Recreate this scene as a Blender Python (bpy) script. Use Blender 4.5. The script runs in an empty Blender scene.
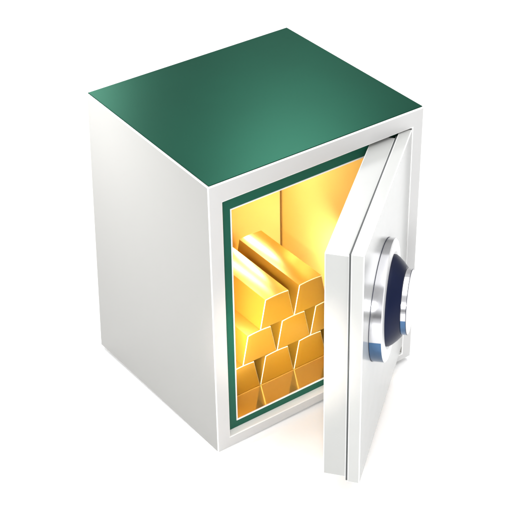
import bpy, bmesh, math, random
from mathutils import Vector, Matrix

scn = bpy.context.scene
COL = scn.collection
rnd = random.Random(4)

# ------------------------------------------------------------------ camera
cd = bpy.data.cameras.new('camera')
cd.sensor_width = 36.0
cd.lens = 1524.611 / 512.0 * 36.0
cd.clip_start = 0.05
cd.clip_end = 400.0
cam = bpy.data.objects.new('camera', cd)
COL.objects.link(cam)
RX = Vector((0.81124115, -0.58448367, -0.01632937))      # right
RY = Vector((-0.33937248, -0.44792694, -0.82715644))     # down
RZ = Vector((0.47614507, 0.67656508, -0.56173443))       # forward
M3 = Matrix((RX, -RY, -RZ)).transposed()
cam.matrix_world = Matrix.Translation((-2.04666527, -3.13990278, 3.30501013)) @ M3.to_4x4()
scn.camera = cam

# ------------------------------------------------------------------ world, exposure, lamps
w = bpy.data.worlds.new('World')
scn.world = w
w.use_nodes = True
wnt = w.node_tree
bg = wnt.nodes['Background']
wtc = wnt.nodes.new('ShaderNodeTexCoord')
wsp = wnt.nodes.new('ShaderNodeSeparateXYZ')
wrp = wnt.nodes.new('ShaderNodeValToRGB')             # studio surround: dim at the walls, bright overhead
wnt.links.new(wtc.outputs['Generated'], wsp.inputs['Vector'])
wnt.links.new(wsp.outputs['Z'], wrp.inputs['Fac'])
wnt.links.new(wrp.outputs['Color'], bg.inputs['Color'])
els = wrp.color_ramp.elements
els[0].position, els[0].color = 0.0, (0.22, 0.22, 0.23, 1)
els[1].position, els[1].color = 1.0, (1.0, 1.0, 1.0, 1)
for ps, v in ((0.10, 0.22), (0.30, 0.62), (0.65, 0.92)):
    e = els.new(ps)
    e.color = (v, v, v, 1)
bg.inputs['Strength'].default_value = 1.05
vs = scn.view_settings
vs.view_transform = 'Standard'
vs.look = 'None'
vs.exposure = 0.0
vs.gamma = 1.0

def lamp(name, loc, target, power, size, col=(1, 1, 1), size_y=None, spread=None):
    ld = bpy.data.lights.new(name, 'AREA')
    ld.energy = power
    ld.color = col
    if size_y:
        ld.shape = 'RECTANGLE'
        ld.size = size
        ld.size_y = size_y
    else:
        ld.shape = 'DISK'
        ld.size = size
    if spread:
        ld.spread = math.radians(spread)
    o = bpy.data.objects.new(name, ld)
    COL.objects.link(o)
    o.location = loc
    d = Vector(target) - Vector(loc)
    o.rotation_euler = d.to_track_quat('-Z', 'Y').to_euler()
    return o

lamp('studio_lamp_overhead', (0.4, 0.2, 6.0), (0.4, 0.2, 0), 330, 7.5)
lamp('studio_lamp_left', (-2.3, -3.2, 2.1), (0.1, -0.3, 0.7), 112, 1.0)
lamp('studio_lamp_spot', (-1.75, -2.75, 2.15), (0.36, 0.13, 0.27), 1.0, 0.2, (1.0, 0.93, 0.75), spread=7)
lamp('studio_lamp_corner', (-1.0, 1.0, 1.75), (0.0, 0.66, 1.0), 3.4, 0.3, spread=60)
lamp('studio_lamp_behind', (2.0, 2.2, 3.0), (0.38, 0.06, 1.0), 17, 0.75)
lamp('studio_lamp_far', (1.25, 3.05, 2.42), (0.03, 0.68, 1.0), 7, 0.35)
lamp('added_fill_top', (0.30, 0.60, 0.86), (0.36, 0.30, 0.30), 1.1, 0.5, (1.0, 1.0, 0.95), size_y=0.06, spread=110)  # added fill, out of view, to brighten the bar tops
lamp('added_fill_jamb', (0.112, 0.09, 0.36), (0.55, 0.42, 0.27), 2.0, 0.04, (1.0, 0.97, 0.97), size_y=0.40, spread=125)  # unseen fill added to light the left sides of the bars
lamp('added_fill_side', (0.645, 0.21, 0.31), (0.745, 0.46, 0.22), 2.4, 0.08, (1.0, 0.99, 0.99), size_y=0.1, spread=130)  # unseen fill added for the glow low on the right wall

def strip(name, p0, p1, width, power, col):
    """unseen fill strip added at the back wall to put streaks on the bars"""
    p0, p1 = Vector(p0), Vector(p1)
    o = lamp(name, (p0 + p1) / 2, (p0 + p1) / 2 - Vector((0, 1, 0)), power, width, col, size_y=(p1 - p0).length)
    y = (p1 - p0).normalized()
    z = Vector((0, 1, 0))
    o.rotation_euler = Matrix((y.cross(z), y, z)).transposed().to_euler()

strip('added_fill_strip', (0.44, 0.655, 0.58), (0.655, 0.655, 0.84), 0.030, 1.9, (1.0, 1.0, 0.97))  # added unseen fills, slanted so the bar tops show streaks
strip('added_fill_strip', (0.558, 0.655, 0.555), (0.700, 0.655, 0.730), 0.030, 1.4, (1.0, 1.0, 0.97))

# ------------------------------------------------------------------ materials
def mat(name, col, rough=0.4, metal=0.0, coat=0.0, var=0.03, scale=14.0, rvar=0.06, bump=0.0, spec=0.5):
    m = bpy.data.materials.new(name)
    m.use_nodes = True
    nt = m.node_tree
    b = nt.nodes['Principled BSDF']
    tc = nt.nodes.new('ShaderNodeTexCoord')
    nz = nt.nodes.new('ShaderNodeTexNoise')
    nz.inputs['Scale'].default_value = scale
    nz.inputs['Detail'].default_value = 4
    nt.links.new(tc.outputs['Object'], nz.inputs['Vector'])
    r = nt.nodes.new('ShaderNodeValToRGB')
    r.color_ramp.elements[0].position = 0.3
    r.color_ramp.elements[1].position = 0.7
    r.color_ramp.elements[0].color = (*[c * (1 - var) for c in col], 1)
    r.color_ramp.elements[1].color = (*[min(1, c * (1 + var)) for c in col], 1)
    nt.links.new(nz.outputs['Fac'], r.inputs['Fac'])
    nt.links.new(r.outputs['Color'], b.inputs['Base Color'])
    mr = nt.nodes.new('ShaderNodeMapRange')
    mr.inputs['To Min'].default_value = max(0.02, rough - rvar)
    mr.inputs['To Max'].default_value = rough + rvar
    nt.links.new(nz.outputs['Fac'], mr.inputs['Value'])
    nt.links.new(mr.outputs['Result'], b.inputs['Roughness'])
    b.inputs['Metallic'].default_value = metal
    b.inputs['Coat Weight'].default_value = coat
    b.inputs['Specular IOR Level'].default_value = spec
    if bump:
        bp = nt.nodes.new('ShaderNodeBump')
        bp.inputs['Strength'].default_value = bump
        bp.inputs['Distance'].default_value = 0.002
        n2 = nt.nodes.new('ShaderNodeTexNoise')
        n2.inputs['Scale'].default_value = 220
        nt.links.new(tc.outputs['Object'], n2.inputs['Vector'])
        nt.links.new(n2.outputs['Fac'], bp.inputs['Height'])
        nt.links.new(bp.outputs['Normal'], b.inputs['Normal'])
    return m

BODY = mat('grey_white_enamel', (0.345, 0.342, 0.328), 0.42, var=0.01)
FRONT = mat('front_enamel_lit', (0.52, 0.517, 0.513), 0.42, var=0.01)  # body enamel painted lighter for the light on the front
EDGE = mat('white_trim_highlight', (0.80, 0.80, 0.79), 0.35, var=0.01)  # white bead trim; on bevels and sill it paints in light
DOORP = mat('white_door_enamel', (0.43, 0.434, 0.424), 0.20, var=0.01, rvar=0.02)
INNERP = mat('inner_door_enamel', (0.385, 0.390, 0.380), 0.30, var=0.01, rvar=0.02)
GREEN = mat('green_enamel', (0.0022, 0.047, 0.0275), 0.31, metal=0.88, var=0.03, rvar=0.01, scale=5, spec=0.08)
GREEN.node_tree.nodes['Principled BSDF'].inputs['Specular Tint'].default_value = (0.8, 0.95, 0.88, 1)
GASK = mat('green_gasket', (0.008, 0.085, 0.054), 0.5, var=0.04, spec=0.2)
GOLD = mat('gold', (0.43, 0.220, 0.022), 0.20, metal=0.45, var=0.03, rvar=0.01, scale=4, spec=0.5)
GOLDEDGE = mat('gold_edge_highlight', (0.98, 0.86, 0.52), 0.25, metal=0.2, var=0.02)  # pale highlight painted along the bar end edges
LINING = mat('gold_lining', (0.68, 0.465, 0.125), 0.17, metal=0.3, var=0.03, rvar=0.02, scale=3)
TRAY = mat('polished_gold_floor', (0.90, 0.60, 0.15), 0.10, metal=0.8, var=0.04, rvar=0.03, scale=5)
DARK = mat('dark_seal', (0.05, 0.055, 0.055), 0.5)
DARK_BROWN = mat('dark_brown', (0.16, 0.075, 0.01), 0.45, metal=0.3)
CHROME = mat('brushed_steel', (0.55, 0.55, 0.57), 0.16, metal=1.0, var=0.01)
SATIN = mat('satin_steel', (0.74, 0.74, 0.74), 0.38, metal=0.35, var=0.01)
BLUE_REFLECT = mat('painted_blue_reflection', (0.07, 0.14, 0.26), 0.22, metal=1.0, var=0.05)  # blue reflection put into the colour of the steel
NAVY = mat('navy_plastic', (0.0045, 0.008, 0.030), 0.4, var=0.1, spec=0.14)
FLOOR = mat('white_floor', (0.93, 0.93, 0.93), 0.7, var=0.003, scale=0.6, spec=0.2)

# ------------------------------------------------------------------ helpers
def link(name, me, mats, parent=None):
    o = bpy.data.objects.new(name, me)
    COL.objects.link(o)
    for m in mats:
        me.materials.append(m)
    if parent:
        o.parent = parent
    return o

def mesh(name, verts, faces):
    me = bpy.data.meshes.new(name)
    me.from_pydata([tuple(v) for v in verts], [], faces)
    bm = bmesh.new()
    bm.from_mesh(me)
    bmesh.ops.recalc_face_normals(bm, faces=bm.faces)
    bm.to_mesh(me)
    bm.free()
    return me

def bevel(o, width, seg=2, mi=-1, angle=30):
    b = o.modifiers.new('bevel', 'BEVEL')
    b.width = width
    b.segments = seg
    b.limit_method = 'ANGLE'
    b.angle_limit = math.radians(angle)
    b.material = mi
    b.harden_normals = True
    for p in o.data.polygons:
        p.use_smooth = True
    return b

def hexa(v):
    """v: 4 bottom then 4 top, both anticlockwise"""
    return v, [(3, 2, 1, 0), (4, 5, 6, 7), (0, 1, 5, 4), (1, 2, 6, 5), (2, 3, 7, 6), (3, 0, 4, 7)]

def box(x0, x1, y0, y1, z0, z1):
    return hexa([(x0, y0, z0), (x1, y0, z0), (x1, y1, z0), (x0, y1, z0),
                 (x0, y0, z1), (x1, y0, z1), (x1, y1, z1), (x0, y1, z1)])

def joined(parts):
    V, F = [], []
    for v, f in parts:
        n = len(V)
        V += list(v)
        F += [tuple(i + n for i in q) for q in f]
    return V, F

def rect_ring(x0, x1, z0, z1, ix0, ix1, iz0, iz1, y0, y1):
    """picture-frame solid in the XZ plane between y0 (front) and y1"""
    o = [(x0, z0), (x1, z0), (x1, z1), (x0, z1)]
    i = [(ix0, iz0), (ix1, iz0), (ix1, iz1), (ix0, iz1)]
    V = [(x, y0, z) for x, z in o] + [(x, y0, z) for x, z in i] + [(x, y1, z) for x, z in o] + [(x, y1, z) for x, z in i]
    F = []
    for k in range(4):
        j = (k + 1) % 4
        F += [(k, j, 4 + j, 4 + k), (8 + j, 8 + k, 12 + k, 12 + j), (j, k, 8 + k, 8 + j), (4 + k, 4 + j, 12 + j, 12 + k)]
    return V, F

def lathe(profile, C, axis, n=96):
    """profile: list of (offset along axis, radius)"""
    axis = Vector(axis).normalized()
    a = axis.cross(Vector((0, 0, 1))).normalized()
    b = a.cross(axis).normalized()          # points up
    V, F = [], []
    m = len(profile)
    for k in range(n):
        t = 2 * math.pi * k / n
        d = math.cos(t) * a + math.sin(t) * b
        for off, r in profile:
            V.append(Vector(C) + axis * off + d * r)
    for k in range(n):
        k2 = (k + 1) % n
        for s in range(m - 1):
            F.append((k * m + s, k2 * m + s, k2 * m + s + 1, k * m + s + 1))
    F.append(tuple(k * m for k in range(n)))
    F.append(tuple(k * m + m - 1 for k in range(n)))
    return V, F

# ------------------------------------------------------------------ setting
fm = mesh('floor', [(-90, -90, -0.0085), (90, -90, -0.0085), (90, 90, -0.0085), (-90, 90, -0.0085)], [(0, 1, 2, 3)])
fl = link('floor', fm, [FLOOR])
fl['kind'] = 'structure'

# ------------------------------------------------------------------ safe
safe = bpy.data.objects.new('safe', None)
COL.objects.link(safe)
safe['label'] = 'open white safe with a green top and a dial on its door'
safe['category'] = 'safe'

A0, B0, C0, D0 = (-0.018, 0.712, 0.006), (0.815, 0.712, 0.004), (0.815, 0, 0.010), (-0.002, 0, -0.008)
A1, B1, C1, D1 = (0.014, 0.712, 1.003), (0.813, 0.712, 0.9985), (0.820, 0, 0.995), (-0.002, 0, 1.0025)
OX0, OX1, OZ0, OZ1 = 0.0475, 0.7754, 0.0345, 0.9335     # door opening
YB = 0.690
V = [D0, C0, B0, A0, D1, C1, B1, A1,
     (OX0, 0, OZ0), (OX1, 0, OZ0), (OX1, 0, OZ1), (OX0, 0, OZ1),
     (OX0, YB, OZ0), (OX1, YB, OZ0), (OX1, YB, OZ1), (OX0, YB, OZ1)]
F = [(3, 2, 1, 0), (4, 5, 6, 7), (1, 2, 6, 5), (2, 3, 7, 6), (3, 0, 4, 7),
     (0, 1, 9, 8), (1, 5, 10, 9), (5, 4, 11, 10), (4, 0, 8, 11),
     (8, 9, 13, 12), (9, 10, 14, 13), (10, 11, 15, 14), (11, 8, 12, 15), (12, 13, 14, 15)]
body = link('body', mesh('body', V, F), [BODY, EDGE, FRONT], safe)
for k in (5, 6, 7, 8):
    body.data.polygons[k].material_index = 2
body.data.polygons[9].material_index = 1  # sill coloured lighter in place of light it lacks
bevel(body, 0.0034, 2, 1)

# green enamel plate let into the top
def lerp2(u, v):
    p = Vector(D1) * (1 - u) * (1 - v) + Vector(C1) * u * (1 - v) + Vector(B1) * u * v + Vector(A1) * (1 - u) * v
    return p
ins = [(0.0070, 0.0062), (0.9962, 0.0062), (0.9985, 0.9985), (0.0045, 0.9985)]
tv = [lerp2(u, v) + Vector((0, 0, -0.004)) for u, v in ins] + [lerp2(u, v) + Vector((0, 0, 0.0022)) for u, v in ins]
top = link('top_panel', mesh('top_panel', *hexa(tv)), [GREEN], safe)
bevel(top, 0.0012, 2)

# green gasket set back in the opening, with a white bead round its inner edge
GX0, GX1, GZ0, GZ1 = 0.0955, 0.730, 0.0655, 0.8765
gk = link('gasket', mesh('gasket', *rect_ring(OX0 + 0.0005, OX1 - 0.0005, OZ0 + 0.0005, OZ1 - 0.0005, GX0 - 0.003, GX1 + 0.003, GZ0 - 0.003, GZ1 + 0.003, 0.028, 0.0315)), [GASK], safe)
bevel(gk, 0.001, 1)
bd = link('gasket_bead', mesh('gasket_bead', *rect_ring(GX0 - 0.0035, GX1 + 0.0035, GZ0 - 0.0035, GZ1 + 0.0035, GX0 + 0.001, GX1 - 0.001, GZ0 + 0.001, GZ1 - 0.001, 0.0265, 0.0312)), [EDGE], safe)
bevel(bd, 0.0012, 2)

# gold lining: five thick sheets forming a tray open to the front
LX0, LX1, LZ0, LZ1, LY0, LY1 = 0.0925, 0.7450, 0.0630, 0.8790, 0.0320, 0.6620
T = 0.006
ln = joined([box(LX0 - T, LX1 + T, LY0, LY1 + T, LZ0 - T, LZ0),
             box(LX0 - T, LX1 + T, LY0, LY1 + T, LZ1, LZ1 + T),
             box(LX0 - T, LX0, LY0, LY1 + T, LZ0 + 0.0001, LZ1 - 0.0001),
             box(LX1, LX1 + T, LY0, LY1 + T, LZ0 + 0.0001, LZ1 - 0.0001),
             box(LX0 + 0.0001, LX1 - 0.0001, LY1, LY1 + T - 0.0005, LZ0 + 0.0001, LZ1 - 0.0001)])
lining = link('interior_lining', mesh('interior_lining', *ln), [LINING, TRAY], safe)
for k in range(6):                              # polished floor plate
    lining.data.polygons[k].material_index = 1
link('corner_strip', mesh('corner_strip', *box(LX1 - 0.0045, LX1 - 0.0002, LY1 - 0.0045, LY1 - 0.0002, LZ0 + 0.001, LZ1 - 0.001)), [DARK_BROWN], safe)  # thin dark strip along the back right corner

# ---- door, open about 39 degrees on its right-hand hinge
AN = math.radians(39.17)
U = Vector((-math.cos(AN), -math.sin(AN), 0))     # hinge -> free edge
N = Vector((-math.sin(AN), math.cos(AN), 0))      # towards the inside of the safe
HG = Vector((0.7752, 0, 0))
def dp(wd, t, z):
    p = HG + U * wd + N * t
    return (p.x, p.y, z)
def door_slab(w0, w1t, w1b, t0, t1, zb0, zb1, zt0, zt1):
    return hexa([dp(w1b, t0, zb1), dp(w0, t0, zb0), dp(w0, t1, zb0), dp(w1b, t1, zb1),
                 dp(w1t, t0, zt1), dp(w0, t0, zt0), dp(w0, t1, zt0), dp(w1t, t1, zt1)])
door = link('door', mesh('door', *door_slab(0.003, 0.7420, 0.7235, 0, 0.0385, 0.0765, 0.0735, 0.9300, 0.9365)), [DOORP, EDGE], safe)
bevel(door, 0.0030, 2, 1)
sl = link('door_seal', mesh('door_seal', *door_slab(0.05, 0.7385, 0.7200, 0.0380, 0.0440, 0.080, 0.077, 0.9262, 0.9325)), [DARK], door)
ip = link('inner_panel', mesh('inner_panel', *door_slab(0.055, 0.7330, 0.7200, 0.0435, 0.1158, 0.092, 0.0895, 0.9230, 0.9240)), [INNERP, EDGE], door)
bevel(ip, 0.0030, 2, 1)

# ---- dial on the outer face
DC = Vector((0.4217, -0.2877, 0.5890))
DA = Vector((0.6603, -0.7504, 0.0291)).normalized()
link('dial_seal', mesh('dial_seal', *lathe([(-0.006, 0.1915), (0.0016, 0.1915)], DC, -N)), [NAVY], door)
ring = link('dial_ring', mesh('dial_ring', *lathe([(-0.016, 0.187), (-0.016, 0.1900), (0.0295, 0.1900), (0.0325, 0.186), (0.033, 0.150), (0.029, 0.1435), (0.029, 0.10)], DC, DA)), [CHROME, SATIN, BLUE_REFLECT], door)
collar = link('dial_collar', mesh('dial_collar', *lathe([(0.027, 0.1415), (0.0355, 0.1405), (0.045, 0.1345), (0.060, 0.121), (0.072, 0.1070), (0.073, 0.100)], DC, DA)), [NAVY], door)
knob = link('dial_knob', mesh('dial_knob', *lathe([(0.072, 0.099), (0.0735, 0.1015), (0.0885, 0.1010), (0.0890, 0.0995), (0.0900, 0.0990), (0.0912, 0.096)], DC, DA)), [CHROME, SATIN, BLUE_REFLECT, NAVY], door)
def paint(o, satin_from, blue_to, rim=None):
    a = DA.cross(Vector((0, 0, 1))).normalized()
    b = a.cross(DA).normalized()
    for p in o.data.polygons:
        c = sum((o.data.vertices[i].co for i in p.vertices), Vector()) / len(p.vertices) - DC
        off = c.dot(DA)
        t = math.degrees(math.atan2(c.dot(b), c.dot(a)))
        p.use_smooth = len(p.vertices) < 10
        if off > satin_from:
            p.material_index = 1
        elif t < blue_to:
            p.material_index = 2  # lower faces carry the painted blue reflection
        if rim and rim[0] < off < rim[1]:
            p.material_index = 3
    o.data.set_sharp_from_angle(angle=math.radians(28))
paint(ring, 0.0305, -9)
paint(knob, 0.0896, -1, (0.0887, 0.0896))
for o in (collar,):
    for p in o.data.polygons:
        p.use_smooth = len(p.vertices) < 10
    o.data.set_sharp_from_angle(angle=math.radians(28))

# ------------------------------------------------------------------ gold bars, a 4-3-2 pyramid
def bar_mesh():
    """cast bar: sloping sides, a slightly crowned top and arrises with a painted highlight round both ends"""
    wb, wt, L, H, e, crown, K = 0.1380, 0.0930, 0.345, 0.1110, 0.0017, 0.0026, 14
    def prof(i):
        P = [(-wb / 2 + i * 1.25, i), (wb / 2 - i * 1.25, i)]
        for k in range(K + 1):
            t = 1 - 2 * k / K
            P.append((t * (wt / 2 - i), H - i + crown * (1 - t * t)))
        return P
    rings = [(e, 0.0), (0.0, e), (0.0, L - e), (e, L)]
    V, F, MI = [], [], []
    n = K + 3
    for i, y in rings:
        V += [(x, y, z) for x, z in prof(i)]
    for r in range(3):
        for k in range(n):
            j = (k + 1) % n
            F.append((r * n + k, r * n + j, (r + 1) * n + j, (r + 1) * n + k))
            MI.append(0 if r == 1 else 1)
    F.append(tuple(range(n)))
    F.append(tuple(3 * n + k for k in range(n)))
    MI += [0, 0]
    me = mesh('gold_bar', V, F)
    for p, m in zip(me.polygons, MI):
        p.material_index = m
        p.use_smooth = True
    me.set_sharp_from_angle(angle=math.radians(24))
    return me
bme = bar_mesh()
rows = [(0.0640, [0.191, 0.331, 0.471, 0.611], 'bottom'),
        (0.1785, [0.261, 0.401, 0.541], 'middle'),
        (0.2930, [0.334, 0.4725], 'top')]
texts = {('bottom', 0): 'gold bar at the left end of the bottom row inside the safe',
         ('bottom', 1): 'gold bar second from the left in the bottom row of the pile',
         ('bottom', 2): 'gold bar third from the left in the bottom row of the pile',
         ('bottom', 3): 'gold bar at the right end of the bottom row, behind the open door',
         ('middle', 0): 'gold bar at the left end of the middle row in the pile',
         ('middle', 1): 'gold bar in the centre of the middle row in the pile',
         ('middle', 2): 'gold bar at the right end of the middle row, partly behind the door',
         ('top', 0): 'gold bar on the left of the two crowning the pile',
         ('top', 1): 'gold bar on the right of the two crowning the pile, nearest the door'}
first = None
for z, xs, rn in rows:
    for k, x in enumerate(xs):
        if first is None:
            o = first = link('gold_bar', bme, [GOLD, GOLDEDGE])
        else:
            o = first.copy()
            COL.objects.link(o)
        o.location = (x, 0.128, z)
        o['label'] = texts[(rn, k)]
        o['category'] = 'gold bar'
        o['group'] = 'gold bars stacked inside the safe'
